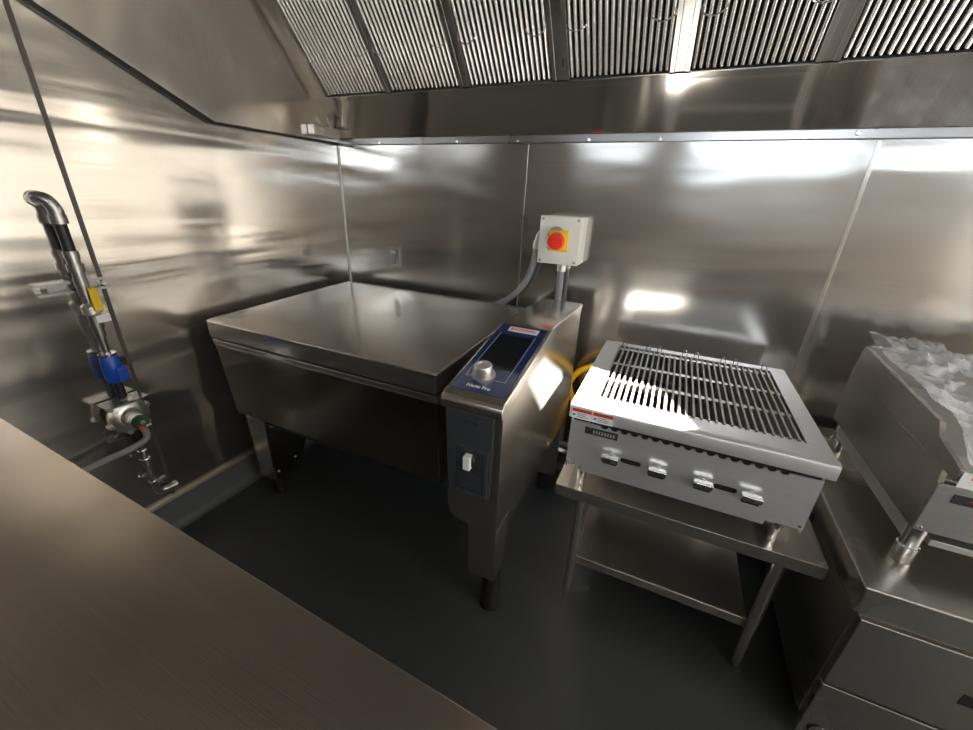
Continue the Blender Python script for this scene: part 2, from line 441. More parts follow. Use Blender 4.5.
# lid: slightly crowned top, rounded corners
def lid():
    mb = MB(); nx, ny = 24, 18; R = .03
    def outline(inset=0):
        x0, x1, y0, y1 = LX0+inset, LX1-inset, -.945+inset, -.105-inset
        pts = []
        for cx, cy, a in ((x0+R*.5, y0+R*.5, PI), (x1-R*.2, y0+R*.2, 1.5*PI), (x1-R*.5, y1-R*.5, 0), (x0+R*.5, y1-R*.5, .5*PI)):
            rr = R*.5 if not (cx > 1 and cy < -.5) else R*.2
            for k in range(6):
                t = a + PI/2*k/5; pts.append((cx+rr*math.cos(t), cy+rr*math.sin(t)))
        return pts
    def ztop(y): return .895 + (y+.945)/.84*.022
    rings = []
    for inset, dz in [(0, -.070)] + [(.006*(1-math.cos(PI/2*k/5)), -.006*(1-math.sin(PI/2*k/5))) for k in range(6)] + [(.016, .0004), (.10, .0035), (.25, .006)]:
        rings.append([mb.bm.verts.new((x, y, ztop(y)+dz)) for x, y in outline(inset)])
    for a, b in zip(rings, rings[1:]):
        n = len(a)
        for k in range(n): mb.bm.faces.new([a[k], a[(k+1) % n], b[(k+1) % n], b[k]])
    mb.bm.faces.new(rings[-1]); mb.bm.faces.new(rings[0][::-1]); return mb
build('lid', lid(), M['lid'], bp)
build('lid_hinge_cover', MB().prism([(-.095, .80), (-.095, .90), (-.11, .918), (-.135, .921), (-.135, .80)], 0, LX0+.01, LX1-.01), M['lid'], bp, .003)
build('seal', MB().box(LX0+.018, LX1-.015, -.925, -.12, .808, .826), M['dark'], bp)
build('rim', MB().box(LX0+.006, LX1-.003, -.938, -.115, .789, .811), M['lid'], bp, .003)
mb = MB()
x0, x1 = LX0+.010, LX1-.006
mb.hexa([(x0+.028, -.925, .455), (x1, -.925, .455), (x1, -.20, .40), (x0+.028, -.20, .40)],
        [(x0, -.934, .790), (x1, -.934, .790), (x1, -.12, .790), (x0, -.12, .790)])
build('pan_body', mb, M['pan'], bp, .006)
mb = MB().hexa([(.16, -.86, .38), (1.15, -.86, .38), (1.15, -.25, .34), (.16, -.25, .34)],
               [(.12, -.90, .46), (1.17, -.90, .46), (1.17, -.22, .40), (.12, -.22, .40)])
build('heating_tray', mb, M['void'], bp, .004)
mb = MB().box(.13, 1.2, -.30, -.16, .30, .42); build('rear_beam', mb, M['pan'], bp, .004)
# left leg: front plate and side plate (an open bracket)
mb = MB().prism([(.128, .43), (.246, .43), (.246, .098), (.150, .085)], 1, -.900, -.892)
build('leg_bracket', mb, M['stand'], bp, .001)
mb = MB().prism([(-.90, .43), (-.62, .43), (-.74, .10), (-.895, .092)], 0, .238, .246)
pl = build('leg_bracket', mb, M['pan'], bp, .001)
for y, z in ((-.865, .385), (-.872, .133), (-.77, .155)):
    build('bolt', MB().lathe([(.007, 0), (.006, .005)], (.246, y, z), (1, 0, 0), 10), M['chrome'], pl)
build('leg', MB().box(.15, .238, -.892, -.75, .085, .43), M['pan'], bp)
def foot(x, y, z1, k=1):
    build('foot', MB().lathe([(.030*k, 0), (.032*k, .004), (.030*k, .02), (.026*k, .035), (.026*k, z1)], (x, y, 0)), M['rubber'], bp)
foot(.215, -.86, .10); foot(1.412, -.945, .275, 1.25); foot(.215, -.18, .31); foot(1.39, -.22, .14)
# control column
CX0, CX1 = 1.285, 1.468
prof = [(-.168, .45), (-.168, .985), (-.180, .993), (-.63, 1.004), (-.66, 1.001), (-1.058, .917), (-1.071, .908), (-1.076, .895), (-1.073, .876), (-1.062, .874), (-1.062, .45)]
head = [(-.150, .87), (-.150, .983), (-.165, .993), (-.63, 1.006), (-.66, 1.003), (-1.060, .919), (-1.074, .909), (-1.080, .895), (-1.077, .874), (-.9, .874)]
build('column_head', MB().prism([(-.168, .968), (-.168, .983), (-.18, .993), (-.63, 1.006), (-.66, 1.003), (-1.060, .919), (-1.074, .909), (-1.080, .895), (-1.077, .874), (-1.05, .874), (-.64, .962), (-.63, .965)], 0, CX0, CX1), M['console'], bp, .004, 3)
cb_ = MB(); rings = []
for y, zt in ((-1.062, .878), (-.64, .966), (-.172, .971)):
    rings.append([cb_.bm.verts.new((x, y, z)) for x, z in ((CX0+.012, zt), (CX1-.003, zt), (CX1-.003, .43), (CX0+.085, .47), (CX0+.028, .482), (CX0+.012, .515))])
for a, b in zip(rings, rings[1:]):
    for k in range(6): cb_.bm.faces.new([a[k], a[(k+1) % 6], b[(k+1) % 6], b[k]])
cb_.bm.faces.new(rings[0]); cb_.bm.faces.new(rings[-1][::-1])
build('column_body', cb_, M['console'], bp, .003)
body = MB().prism([(CX0+.085, .48), (CX1-.002, .48), (CX1-.004, .262), (CX0+.090, .272)], 1, -1.060, -.96)
build('column_leg', body, M['console'], bp, .003)
build('column_leg', MB().box(CX0+.05, CX1-.006, -.27, -.175, .12, .46), M['console'], bp, .003)
build('column_screw', MB().lathe([(.010, 0), (.008, .004)], (CX1-.002, -.52, .47), (1, 0, 0), 12), M['shaft'], bp)
# sloped control glass
def SP(u, s, n=0):   # u across (0..1), s down the slope (0 top .. 1 front)
    a = Vector((0, -.672, 1.0005)); b = Vector((0, -1.058, .9194)); d_ = (b-a); nn = Vector((0, d_.z, -d_.y)).normalized()
    return Vector((CX0+.012+u*(CX1-CX0-.034), 0, 0)) + a + d_*s + nn*(n)
def quad_on(u0, u1, s0, s1, n0, n1):
    return MB().hexa([SP(u0, s0, n0), SP(u1, s0, n0), SP(u1, s1, n0), SP(u0, s1, n0)], [SP(u0, s0, n1), SP(u1, s0, n1), SP(u1, s1, n1), SP(u0, s1, n1)])
cp = build('control_panel', quad_on(-.03, 1.07, -.02, .96, -.004, .0015), M['navy'], bp, .001)
build('display', quad_on(.13, .88, .16, .66, .0015, .0022), M['screen'], cp)
fr = MB()
for a in ((.09, .105, .13, .80), (.905, .92, .13, .80), (.09, .92, .795, .80)):
    q = [SP(a[0], a[2], .0015), SP(a[1], a[2], .0015), SP(a[1], a[3], .0015), SP(a[0], a[3], .0015)]
    q2 = [SP(a[0], a[2], .0019), SP(a[1], a[2], .0019), SP(a[1], a[3], .0019), SP(a[0], a[3], .0019)]
    fr.hexa(q, q2)
build('border_line', fr, M['conduit'], cp)
bd = build('badge', quad_on(.20, .90, .012, .092, .0015, .003), M['label'], cp, .0008)
xd = SP(1, 0)-SP(0, 0); yd = SP(0, 0)-SP(0, 1)
text('badge_lettering', 'RATIONAL', .018, M['redink'], cp, SP(.55, .052, .0034), xd, yd, bold=.0006)
text('panel_lettering', 'iVario Pro', .0175, M['label'], cp, SP(.50, .905, .002), xd, yd, bold=.0004)
nn = (SP(0, 0, 1)-SP(0, 0, 0))
kc = SP(.45, .775, .0015)
build('dial', MB().lathe([(.034, 0), (.0345, .008), (.0265, .011), (.026, .036), (.023, .040), (.016, .0405), (.015, .038)], kc, nn, 40), M['silver'], cp)
build('power_button', MB().lathe([(.006, 0), (.006, .001)], SP(.18, .72, .0015), nn, 16), M['conduit'], cp)
# dark service door on the front with socket recess
FYc = -1.064
sd = build('service_door', MB().prism([(CX0+.010, .872), (CX1-.026, .872), (CX1-.030, .60), (CX0+.032, .585), (CX0+.018, .62)], 1, FYc-.006, FYc), M['charcoal'], bp, .002)
build('recessed_pull', MB().box(CX0+.065, CX0+.115, FYc-.009, FYc-.005, .832, .852), M['charcoal2'], sd, .002)
mb = MB()
xa, xb, za, zb = CX0+.032, CX1-.036, .60, .765
for a in ((xa, xa+.012, za, zb), (xb-.012, xb, za, zb), (xa+.012, xb-.012, zb-.01, zb), (xa+.012, xb-.012, za, za+.012)):
    mb.box(a[0], a[1], FYc-.012, FYc-.005, a[2], a[3])
build('socket_frame', mb, M['charcoal'], sd, .002)
build('socket_recess', MB().box(xa+.012, xb-.012, FYc-.008, FYc-.006, za+.012, zb-.01), M['charcoal2'], sd)
build('socket_flap', MB().box(xa+.018, xb-.018, FYc-.014, FYc-.007, za+.018, .672), M['charcoal2'], sd, .002)
build('flap_lettering_plate', MB().box(xa+.035, xb-.04, FYc-.0155, FYc-.013, .632, .645), M['charcoal'], sd)
build('shower_handle', MB().box(xa+.046, xa+.068, FYc-.030, FYc-.006, .698, .742), M['label'], sd, .003)
build('shower_nozzle', MB().lathe([(.020, 0), (.020, .008), (.015, .012)], (xa+.062, FYc-.007, .722), (0, -1, 0), 20), M['dark'], sd)

# ------------------------------------------------------------------ equipment stand
st = thing('equipment_stand', 'low stainless equipment stand with undershelf, carrying the slatted grill', 'stand', (1.95, -.45, 0))
SX0, SX1, SY0, SY1, SZ = 1.577, 2.328, -.822, -.10, .530
build('top', MB().box(SX0, SX1, SY0, SY1, SZ-.004, SZ), M['stand'], st, .001)
lip = MB().box(SX0, SX1, SY0, SY0+.004, SZ-.042, SZ-.002).box(SX0, SX0+.004, SY0+.004, SY1, SZ-.042, SZ-.004).box(SX1-.004, SX1, SY0+.004, SY1, SZ-.042, SZ-.004)
build('lip', lip, M['stand'], st, .001)
build('undershelf', MB().box(1.672, 2.225, -.772, -.13, .196, .200), M['stand'], st, .001)
build('shelf_lip', MB().box(1.672, 2.225, -.774, -.770, .165, .1995), M['stand'], st, .001)
for x, y in ((1.664, -.79), (2.238, -.79), (1.664, -.14), (2.238, -.14)):
    l = build('leg', MB().cyl((x, y, .03), (x, y, SZ-.004), .0165), M['tube'], st)
    build('foot', MB().lathe([(.009, 0), (.012, .004), (.0135, .03), (.0165, .045)], (x, y, 0)), M['tube'], l)
    build('socket', MB().cyl((x, y, SZ-.05), (x, y, SZ-.004), .0205), M['tube'], l)

# ------------------------------------------------------------------ slatted charbroiler
g = thing('charbroiler', 'stainless countertop gas grill with slatted grates and four chrome knobs', 'grill', (1.925, -.5, SZ))
GX0, GX1, GF, GB, GZ = 1.594, 2.252, -.826, -.175, .846
ox0, ox1, oy0, oy1 = GX0+.06, GX1-.05, -.752, -.215
top = MB()
for a in ((GX0, ox0, GF, GB), (ox1, GX1, GF, GB), (ox0, ox1, GF, oy0), (ox0, ox1, oy1, GB)):
    top.box(a[0], a[1], a[2], a[3], GZ-.006, GZ)
bmesh.ops.remove_doubles(top.bm, verts=top.bm.verts, dist=1e-5)
build('top_surround', top, M['grill'], g)
build('bullnose', MB().prism([(GF-.006, GZ-.004), (GF-.009, GZ-.012), (GF-.009, GZ-.043), (GF-.004, GZ-.046), (GF+.012, GZ-.046), (GF+.012, GZ+.0005), (GF+.002, GZ+.0005)], 0, GX0-.001, GX1+.004), M['grill'], g, .001)
build('side_panel', MB().box(GX0+.004, GX0+.008, GF+.024, GB, .60, GZ-.005), M['grill'], g)
build('side_panel', MB().box(GX1-.008, GX1-.004, GF+.024, GB, .60, GZ-.005), M['grill'], g)
build('rear_panel', MB().box(GX0+.008, GX1-.008, GB-.004, GB, .60, GZ-.005), M['grill'], g)
build('burner_box', MB().box(GX0+.03, GX1-.02, -.79, GB-.01, .615, .70), M['castdark'], g)
# front panel with scalloped vents along the top edge
py = GF+.018; ztop = .780; zbot = .617
pts = [(GX0+.004, zbot), (GX1-.006, zbot), (GX1-.006, ztop)]
nsc = 17; xa_, xb_ = GX0+.105, GX1-.09
step = (xb_-xa_)/(nsc-1); r = .0105
for k in range(nsc-1, -1, -1):
    cx = xa_+k*step
    pts += [(cx + r*math.cos(t), ztop-.001 - r*.8*math.sin(t)) for t in [PI*j/8 for j in range(9)]]
pts += [(GX0+.004, ztop)]
fp = build('front_panel', MB().prism(pts, 1, py-.002, py+.002), M['grill'], g)
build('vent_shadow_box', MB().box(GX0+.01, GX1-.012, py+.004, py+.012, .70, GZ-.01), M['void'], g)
build('drip_rail', MB().box(GX0+.05, GX1-.09, py+.004, py+.03, zbot-.022, zbot-.003), M['grill'], g, .002)
build('drip_tray', MB().box(GX0+.05, GX1-.06, py+.03, GB-.03, zbot-.026, zbot-.012), M['grill'], g, .001)
for x in (1.791, 2.046):
    s_ = MB().prism([(x-.022+.008*math.cos(t), .682+.008*math.sin(t)) for t in [PI/2+PI*j/8 for j in range(9)]] + [(x+.022+.008*math.cos(t), .682+.008*math.sin(t)) for t in [-PI/2+PI*j/8 for j in range(9)]], 1, py-.0026, py-.0018)
    build('lighting_slot', s_, M['void'], fp)
for x, z in ((GX0+.014, zbot+.012), (GX1-.016, zbot+.012)):
    build('rivet', MB().lathe([(.0055, 0), (.004, .003)], (x, py-.002, z), (0, -1, 0), 12), M['chrome'], fp)
for x in (1.732, 1.867, 1.988, 2.107):
    zk = .688
    kb = MB(); kb.lathe([(.012, 0), (.012, .012)], (x, py-.004, zk), (0, -1, 0), 24)
    kb.prism([(x-.026, zk-.009), (x+.026, zk-.009), (x+.026, zk+.009), (x-.026, zk+.009)], 1, py-.034, py-.010)
    kn = build('knob', kb, M['knob'], g, .004)
    build('pointer', MB().prism([(x-.006, zk+.004), (x+.006, zk+.004), (x, zk-.006)], 1, py-.0348, py-.0338), M['dark'], kn)
    build('knob_underside', MB().box(x-.022, x+.022, py-.026, py-.006, zk-.020, zk-.010), M['dark'], kn, .003)
# warning stickers on the bullnose, nameplate below
ly = GF-.0095
for i in range(2):
    xx = GX0+.006+i*.062
    s_ = build('warning_label', MB().box(xx, xx+.060, ly-.0006, ly, GZ-.044, GZ-.010), M['label'], g)
    build('red_band', MB().box(xx+.001, xx+.059, ly-.0010, ly-.0005, GZ-.021, GZ-.0105), M['redink'], s_)
    text('label_lettering', 'WARNING', .0085, M['grey_ink'], s_, (xx+.030, ly-.0013, GZ-.0160), (1, 0, 0), (0, 0, 1))
    ln = MB()
    for k in range(3):
        z = GZ-.027-k*.0055; ln.box(xx+.016, xx+.030+random.uniform(.01, .026), ly-.0009, ly-.0005, z, z+.0016)
    ln.box(xx+.004, xx+.012, ly-.0009, ly-.0005, GZ-.035, GZ-.029)
    build('small_print', ln, M['grey_ink'], s_)
npl = build('nameplate', MB().box(1.643, 1.742, py-.004, py-.002, .744, .768), M['charcoal2'], g, .001)
ln = MB()
for k in range(8): ln.box(1.668+k*.0085, 1.6735+k*.0085, py-.0046, py-.0038, .750, .761)
build('nameplate_emblem', ln, M['conduit'], npl)
build('nameplate_star', MB().prism([(1.654, .761), (1.6575, .7655), (1.661, .761), (1.6575, .7705)], 1, py-.0048, py-.0038), M['red'], npl)
for x, y in ((1.650, -.775), (2.205, -.765), (1.66, -.22), (2.19, -.22)):
    build('leg', MB().lathe([(.013, SZ), (.011, SZ+.012), (.0145, SZ+.035), (.0165, SZ+.05), (.0165, .62)], (x, y, 0)), M['tube'], g)
# four grate sections: slanted blades with three cross bars each
GWt = (ox1-ox0)/4
for s in range(4):
    xs = ox0+s*GWt; b = MB(); NB = 7; p_ = GWt/NB
    for k in range(NB):
        x = xs+p_*(k+.18)
        b.hexa([(x-.0015, oy0+.004, GZ-.046), (x+.0035, oy0+.004, GZ-.046), (x+.0035, oy1-.004, GZ-.046), (x-.0015, oy1-.004, GZ-.046)],
               [(x-.0025, oy0+.004, GZ+.004), (x+.0035, oy0+.004, GZ+.004), (x+.0035, oy1-.004, GZ+.004), (x-.0025, oy1-.004, GZ+.004)])
    o_ = build('grate', b, M['castiron'], g)
    for j, yy in enumerate((oy0+.008, oy0+.17, oy0+.33, oy1-.03)):
        cb = MB().hexa([(xs+.001, yy-.004, GZ-.03), (xs+GWt-.002, yy-.004, GZ-.03), (xs+GWt-.002, yy+.004, GZ-.03), (xs+.001, yy+.004, GZ-.03)],
                [(xs+.001, yy-.011, GZ-.004), (xs+GWt-.002, yy-.011, GZ-.004), (xs+GWt-.002, yy+.011, GZ-.004), (xs+.001, yy+.011, GZ-.004)])
        build('cross_bar', cb, M['silver'], o_)
    for dx in (.012, GWt-.03):
        hk = MB().tube(smooth_path([(xs+dx, oy1-.01, GZ), (xs+dx+.004, oy1+.012, GZ+.018), (xs+dx+.014, oy1+.012, GZ+.018), (xs+dx+.018, oy1-.01, GZ)], 4), .0016, 6)
        build('lifting_hook', hk, M['tube'], o_)
ho = build('gas_hose', MB().tube(smooth_path([(1.66, -.150, .72), (1.60, -.120, .715), (1.54, -.115, .685), (1.478, -.115, .64), (1.445, -.115, .575), (1.465, -.115, .505), (1.50, -.115, .42), (1.53, -.11, .25)], 8), .0145), M['hose'])
tag(ho, 'bright yellow coated gas hose looping behind the control column to the grill', 'hose')
gp = build('gas_pipe', MB().cyl((1.44, -.20, .235), (1.62, -.20, .235), .011), M['chrome'])
tag(gp, 'thin shiny gas pipe running low between the control column and the grill stand', 'pipe')

# ------------------------------------------------------------------ refrigerated base with drawers
rb = thing('refrigerated_base', 'stainless refrigerated drawer base under the wrapped griddle', 'refrigerator', (3.1, -.5, 0))
BX0, BX1, BF = 2.350, 3.85, -.931
build('top', MB().box(BX0, BX1, BF, -.06, .517, .600), M['base'], rb, .006, 3)
build('cabinet', MB().box(BX0+.012, BX1-.012, BF+.012, -.08, .09, .518), M['base'], rb, .002)
for i, (z0, z1) in enumerate(((.262, .508), (.03, .254))):
    for j in range(2):
        xa2 = BX0+.018+j*.735
        dr = build('drawer', MB().box(xa2, xa2+.722, BF-.008, BF+.012, z0, z1), M['base'], rb, .003)
        build('recessed_handle', MB().box(xa2+.225, xa2+.42, BF-.0095, BF-.0075, z0+.10, z0+.135), M['dark'], dr, .003)
build('drawer_lock', MB().lathe([(.020, 0), (.020, .004), (.013, .007), (.011, .004)], (BX0+.062, BF-.008, .072), (0, -1, 0), 24), M['chrome'], rb)
build('lock_ring', MB().lathe([(.025, 0), (.025, .002)], (BX0+.062, BF-.008, .072), (0, -1, 0), 24), M['dark'], rb)
for x, y in ((2.45, -.84), (3.75, -.84), (2.45, -.16), (3.75, -.16)):
    build('caster', MB().cyl((x-.018, y, .0275), (x+.018, y, .0275), .0275).box(x-.024, x+.024, y-.02, y+.02, .05, .092), M['dark'], rb)

# ------------------------------------------------------------------ griddle
gr = thing('griddle', 'stainless countertop griddle with tall side splash, wrapped in clear film', 'griddle', (2.9, -.5, .6))
QX0, QX1 = 2.435, 3.35
low = [(-.215, .712), (-.208, .888), (-.800, .884), (-.806, .850), (-.806, .715)]
build('side_panel', MB().prism(low, 0, QX0, QX0+.012), M['griddle'], gr, .001)
up = [(-.208, .890), (-.232, .995), (-.721, .965), (-.745, .936), (-.852, .912), (-.846, .880), (-.800, .886)]
build('splash_guard', MB().prism(up, 0, QX0-.002, QX0+.010), M['griddle'], gr, .001)
build('splash_guard', MB().prism(up, 0, QX1-.010, QX1+.002), M['griddle'], gr, .001)
build('rear_splash', MB().box(QX0+.01, QX1-.01, -.245, -.232, .86, 1.0), M['griddle'], gr, .001)
build('housing', MB().box(QX0+.012, QX1, -.80, -.22, .712, .86), M['griddle'], gr, .002)
build('cooking_plate', MB().box(QX0+.012, QX1-.012, -.76, -.245, .86, .885), M['castiron'], gr, .002)
build('grease_trough', MB().box(QX0+.010, QX1-.01, -.852, -.76, .876, .905), M['griddle'], gr, .003)
cpn = build('control_panel', MB().prism([(QX0+.002, .715), (QX1, .715), (QX1, .850), (QX0+.002, .850)], 1, -.812, -.806), M['gpanel'], gr, .001)
build('nameplate', MB().box(QX0+.035, QX0+.135, -.8145, -.812, .808, .832), M['charcoal2'], cpn, .001)
build('nameplate_emblem', MB().prism([(QX0+.058, .817), (QX0+.064, .826), (QX0+.070, .817), (QX0+.064, .822)], 1, -.8152, -.8143), M['redink'], cpn)
build('rivet', MB().lathe([(.006, 0), (.004, .003)], (QX0+.012, -.812, .724), (0, -1, 0), 12), M['chrome'], cpn)
for k in range(3):
    build('vent_notch', MB().lathe([(.010, 0), (.010, .0006)], (QX0+.085+k*.06, -.812, .847), (0, -1, 0), 20), M['void'], cpn)
wl = build('warning_label', MB().box(QX0+.004, QX0+.075, -.8535, -.8525, .872, .910), M['label'], gr)
build('red_band', MB().box(QX0+.020, QX0+.074, -.8542, -.8534, .895, .907), M['redink'], wl)
build('small_print', MB().box(QX0+.030, QX0+.050, -.8542, -.8534, .882, .885).box(QX0+.055, QX0+.068, -.8542, -.8534, .877, .889), M['grey_ink'], wl)
build('drip_rail', MB().box(QX0+.05, QX1-.05, -.80, -.77, .672, .690), M['silver'], gr, .002)
build('drip_tray', MB().box(QX0+.05, QX1-.05, -.77, -.28, .675, .688), M['griddle'], gr, .001)
build('side_rail', MB().box(QX0+.012, QX0+.035, -.77, -.25, .662, .712), M['silver'], gr, .002)
for x, y in ((2.462, -.785), (3.32, -.785), (2.462, -.25), (3.32, -.25)):
    build('leg', MB().lathe([(.020, .6), (.022, .604), (.022, .65), (.019, .652), (.019, .712)], (x, y, 0)), M['tube'], gr)
# crumpled clear film lying over the top
fm = MB(); NX, NY = 110, 76; grid = []
for i in range(NX+1):
    row = []
    for j in range(NY+1):
        u = i/NX; v = j/NY
        x = QX0+.004 + u*(QX1-QX0+.05); y = -.845 + v*(.66)
        edge = min(1, u*9)
        z = .985 + .02*v - .055*(1-math.exp(-u*7))
        if v < .16: z -= .055*(1-v/.16)
        q = Vector((x*7, y*9, 1.3)); z += .050*(noise.noise(q))*(.35+.65*edge)
        rd = 1-abs(noise.noise(Vector((x*13+y*4, y*16, 4.3))))*2.2; z += .028*max(0, rd)**2*(.4+.6*edge)
        rd = 1-abs(noise.noise(Vector((x*31, y*34-x*9, 8.3))))*2.2; z += .005*max(0, rd)**2
        q = Vector((x*60, y*60, 9.3)); z += .002*noise.noise(q)
        if v > .72: z += .050*math.sin((v-.72)/.28*PI*.75)*(.75+.8*noise.noise(Vector((x*9, 0, 3))))*min(1, .35+u*6)
        x += .008*noise.noise(Vector((x*20, y*20, 7)))*edge; y += .012*noise.noise(Vector((x*18, y*18, 17)))
        x = max(x, QX0+.006)
        z = max(z, .920)
        if u < .012: z = max(z, (.966 + .03*v if y > -.72 else .922)+.003)
        row.append(fm.bm.verts.new((x, y, z)))
    grid.append(row)
for i in range(NX):
    for j in range(NY): fm.bm.faces.new([grid[i][j], grid[i+1][j], grid[i+1][j+1], grid[i][j+1]])
fo = build('plastic_film', fm, M['film'])
tag(fo, 'crumpled clear plastic film draped over the top of the griddle', 'plastic film')

# ------------------------------------------------------------------ foreground counter
ct = thing('worktable', 'brown-tinted brushed stainless worktable across the lower left foreground', 'table', (.9, -2.3, 0))
yl = lambda x: -1.648 - .029*(x-.44)/.94
mb = MB().hexa([(.02, FY+.02, .898), (3.0, FY+.02, .898), (3.0, yl(3.0), .898), (.02, yl(.02), .898)],
               [(.02, FY+.02, .902), (3.0, FY+.02, .902), (3.0, yl(3.0), .902), (.02, yl(.02), .902)])
build('top', mb, M['counter'], ct, .0015)
mb = MB().hexa([(.02, yl(.02)-.004, .86), (3.0, yl(3.0)-.004, .86), (3.0, yl(3.0), .86), (.02, yl(.02), .86)],
               [(.02, yl(.02)-.004, .8985), (3.0, yl(3.0)-.004, .8985), (3.0, yl(3.0), .8985), (.02, yl(.02), .8985)])
build('lip', mb, M['counter'], ct)
for x in (.12, 2.9):
    for y in (-1.74, FY+.12): build('leg', MB().cyl((x, y, 0), (x, y, .898), .02), M['tube'], ct)
build('cabinet', MB().box(.04, 2.96, FY+.03, -1.78, .12, .86), M['pan'], ct, .003)  # unseen closed body, added to keep the pan front's reflection dark

# ------------------------------------------------------------------ disconnect switch, conduits, outlet
sw = thing('disconnect_switch', 'white square switch box with a red rotary knob on a yellow plate', 'switch', (1.318, 0, 1.24))
build('housing', MB().box(1.230, 1.412, -.100, 0, 1.140, 1.340), M['white'], sw, .004)
cv = build('cover', MB().box(1.226, 1.410, -.122, -.100, 1.139, 1.342), M['white'], sw, .004)
for x in (1.240, 1.396):
    for z in (1.152, 1.328): build('cover_screw', MB().lathe([(.006, 0), (.006, .001), (.003, .0015)], (x, -.122, z), (0, -1, 0), 12), M['conduit'], cv)
build('rating_print', MB().box(1.30, 1.335, -.1226, -.1219, 1.322, 1.328), M['label'], cv)
build('base_disc', MB().lathe([(.037, 0), (.037, .006)], (1.305, -.122, 1.262), (0, -1, 0), 32), M['conduit'], sw)
build('yellow_plate', MB().box(1.275, 1.362, -.136, -.128, 1.197, 1.284), M['yellow'], sw, .003)
kn = MB().lathe([(.036, 0), (.037, .010), (.034, .022), (.030, .024)], (1.314, -.136, 1.240), (0, -1, 0), 40)
kn = build('rotary_knob', kn, M['red'], sw)
build('grip', MB().box(1.281, 1.347, -.172, -.158, 1.230, 1.250), M['red'], kn, .004)
build('yellow_collar', MB().lathe([(.040, 0), (.040, .002)], (1.314, -.136, 1.240), (0, -1, 0), 32), M['yellow'], kn)
fl = thing('flexible_conduit', 'grey flexible conduit curving from the switch box down behind the pan lid', 'conduit', (1.19, -.04, 1.2))
build('sheath', MB().tube(smooth_path([(1.198, -.045, 1.205), (1.194, -.045, 1.16), (1.178, -.045, 1.09), (1.148, -.045, 1.02), (1.095, -.045, .955), (1.02, -.045, .90), (.93, -.045, .87), (.84, -.045, .86), (.76, -.045, .80), (.73, -.045, .68), (.73, -.045, .4), (.73, -.045, .0)], 8), .0155), M['conduit'], fl)
build('connector', MB().cyl((1.198, -.045, 1.19), (1.200, -.045, 1.225), .0205).cyl((1.199, -.045, 1.222), (1.201, -.045, 1.238), .015).tube(smooth_path([(1.200, -.045, 1.235), (1.202, -.045, 1.252), (1.212, -.045, 1.262), (1.230, -.045, 1.264)], 4), .012), M['silver'], fl)
sc_ = thing('rigid_conduit', 'straight grey conduit dropping from the switch box behind the control column', 'conduit', (1.326, -.05, .7))
build('sheath', MB().cyl((1.326, -.05, .0), (1.326, -.05, 1.105), .016), M['conduit'], sc_)
build('connector', MB().cyl((1.326, -.05, 1.100), (1.326, -.05, 1.128), .021).cyl((1.326, -.05, 1.128), (1.326, -.05, 1.140), .015), M['silver'], sc_)
ou = thing('wall_outlet', 'small stainless outlet plate on the back wall above the pan lid', 'outlet', (.345, 0, 1.07))
build('plate', MB().box(.312, .384, -.006, 0, 1.012, 1.126), M['tube'], ou, .002)
build('receptacle', MB().box(.326, .360, -.009, -.006, 1.028, 1.108), M['outlet'], ou, .002)
build('reset_button', MB().box(.328, .358, -.0115, -.009, 1.088, 1.104), M['label'], ou, .001)

# ------------------------------------------------------------------ gas riser on the left wall
PX, PY = .036, -1.272
pp = thing('gas_riser', 'vertical dark gas pipe on the left wall with couplings and a bent top', 'pipe', (PX, PY, .2))
el = smooth_path([(.0, PY-.022, 1.352), (.014, PY-.02, 1.356), (.030, PY-.010, 1.350), (PX, PY, 1.325), (PX, PY, 1.30)], 6)
build('elbow', MB().tube(el, .019), M['galv'], pp)
build('elbow_collar', MB().cyl((PX, PY, 1.308), (PX, PY, 1.282), .0215), M['galv'], pp)
build('wall_collar', MB().cyl((0, PY-.022, 1.352), (.010, PY-.022, 1.354), .023), M['galv'], pp)
build('sleeve', MB().cyl((PX, PY, 1.30), (PX, PY, 1.195), .0155), M['dark'], pp)
for z0, z1, r in ((1.20, 1.178, .0235), (1.178, 1.160, .0205), (1.160, 1.135, .026), (1.135, 1.115, .019), (1.115, 1.09, .0215), (1.09, 1.055, .020), (1.055, 1.02, .0165), (.985, .96, .0215), (.96, .945, .024), (.945, .91, .019)):
    build('coupling', MB().cyl((PX, PY, z0), (PX, PY, z1), r*.85), M['galv'], pp)
build('pipe_run', MB().cyl((PX, PY, 1.03), (PX, PY, .80), .0115), M['galv'], pp)
build('valve_body', MB().lathe([(.014, .985), (.024, .995), (.024, 1.02), (.014, 1.03)], (PX, PY, 0)), M['silver'], pp)
build('valve_handle', MB().box(PX+.026, PX+.036, PY-.002, PY+.022, 1.005, 1.085), M['yellow'], pp, .004)
build('pipe_tag', MB().box(PX+.022, PX+.024, PY-.004, PY+.036, .965, .990), M['label'], pp)
lower = MB()
for z0, z1, r in ((.49, .44, .012), (.44, .42, .017), (.42, .40, .013), (.40, .375, .018), (.375, .28, .0105)):
    lower.cyl((PX, PY, z0), (PX, PY, z1), r)
lower.tube(smooth_path([(PX, PY, .29), (PX, PY+.003, .245), (PX, PY+.016, .228), (PX, PY+.04, .222), (PX, PY+.056, .222)], 6), .014)
lower.cyl((PX, PY+.054, .222), (PX, PY+.074, .222), .0165)
build('lower_pipe', lower, M['chrome'], pp)
ic = thing('hose_connector', 'bright blue quick-connect grip on the gas riser above the round regulator', 'connector', (PX, PY, .75))
build('grip', MB().lathe([(.020, .845), (.026, .835), (.029, .79), (.028, .755), (.022, .74)], (PX, PY, 0)), M['blue'], ic)
build('grip_ridge', MB().box(PX+.018, PX+.038, PY-.004, PY+.030, .742, .80), M['blue'], ic, .008)
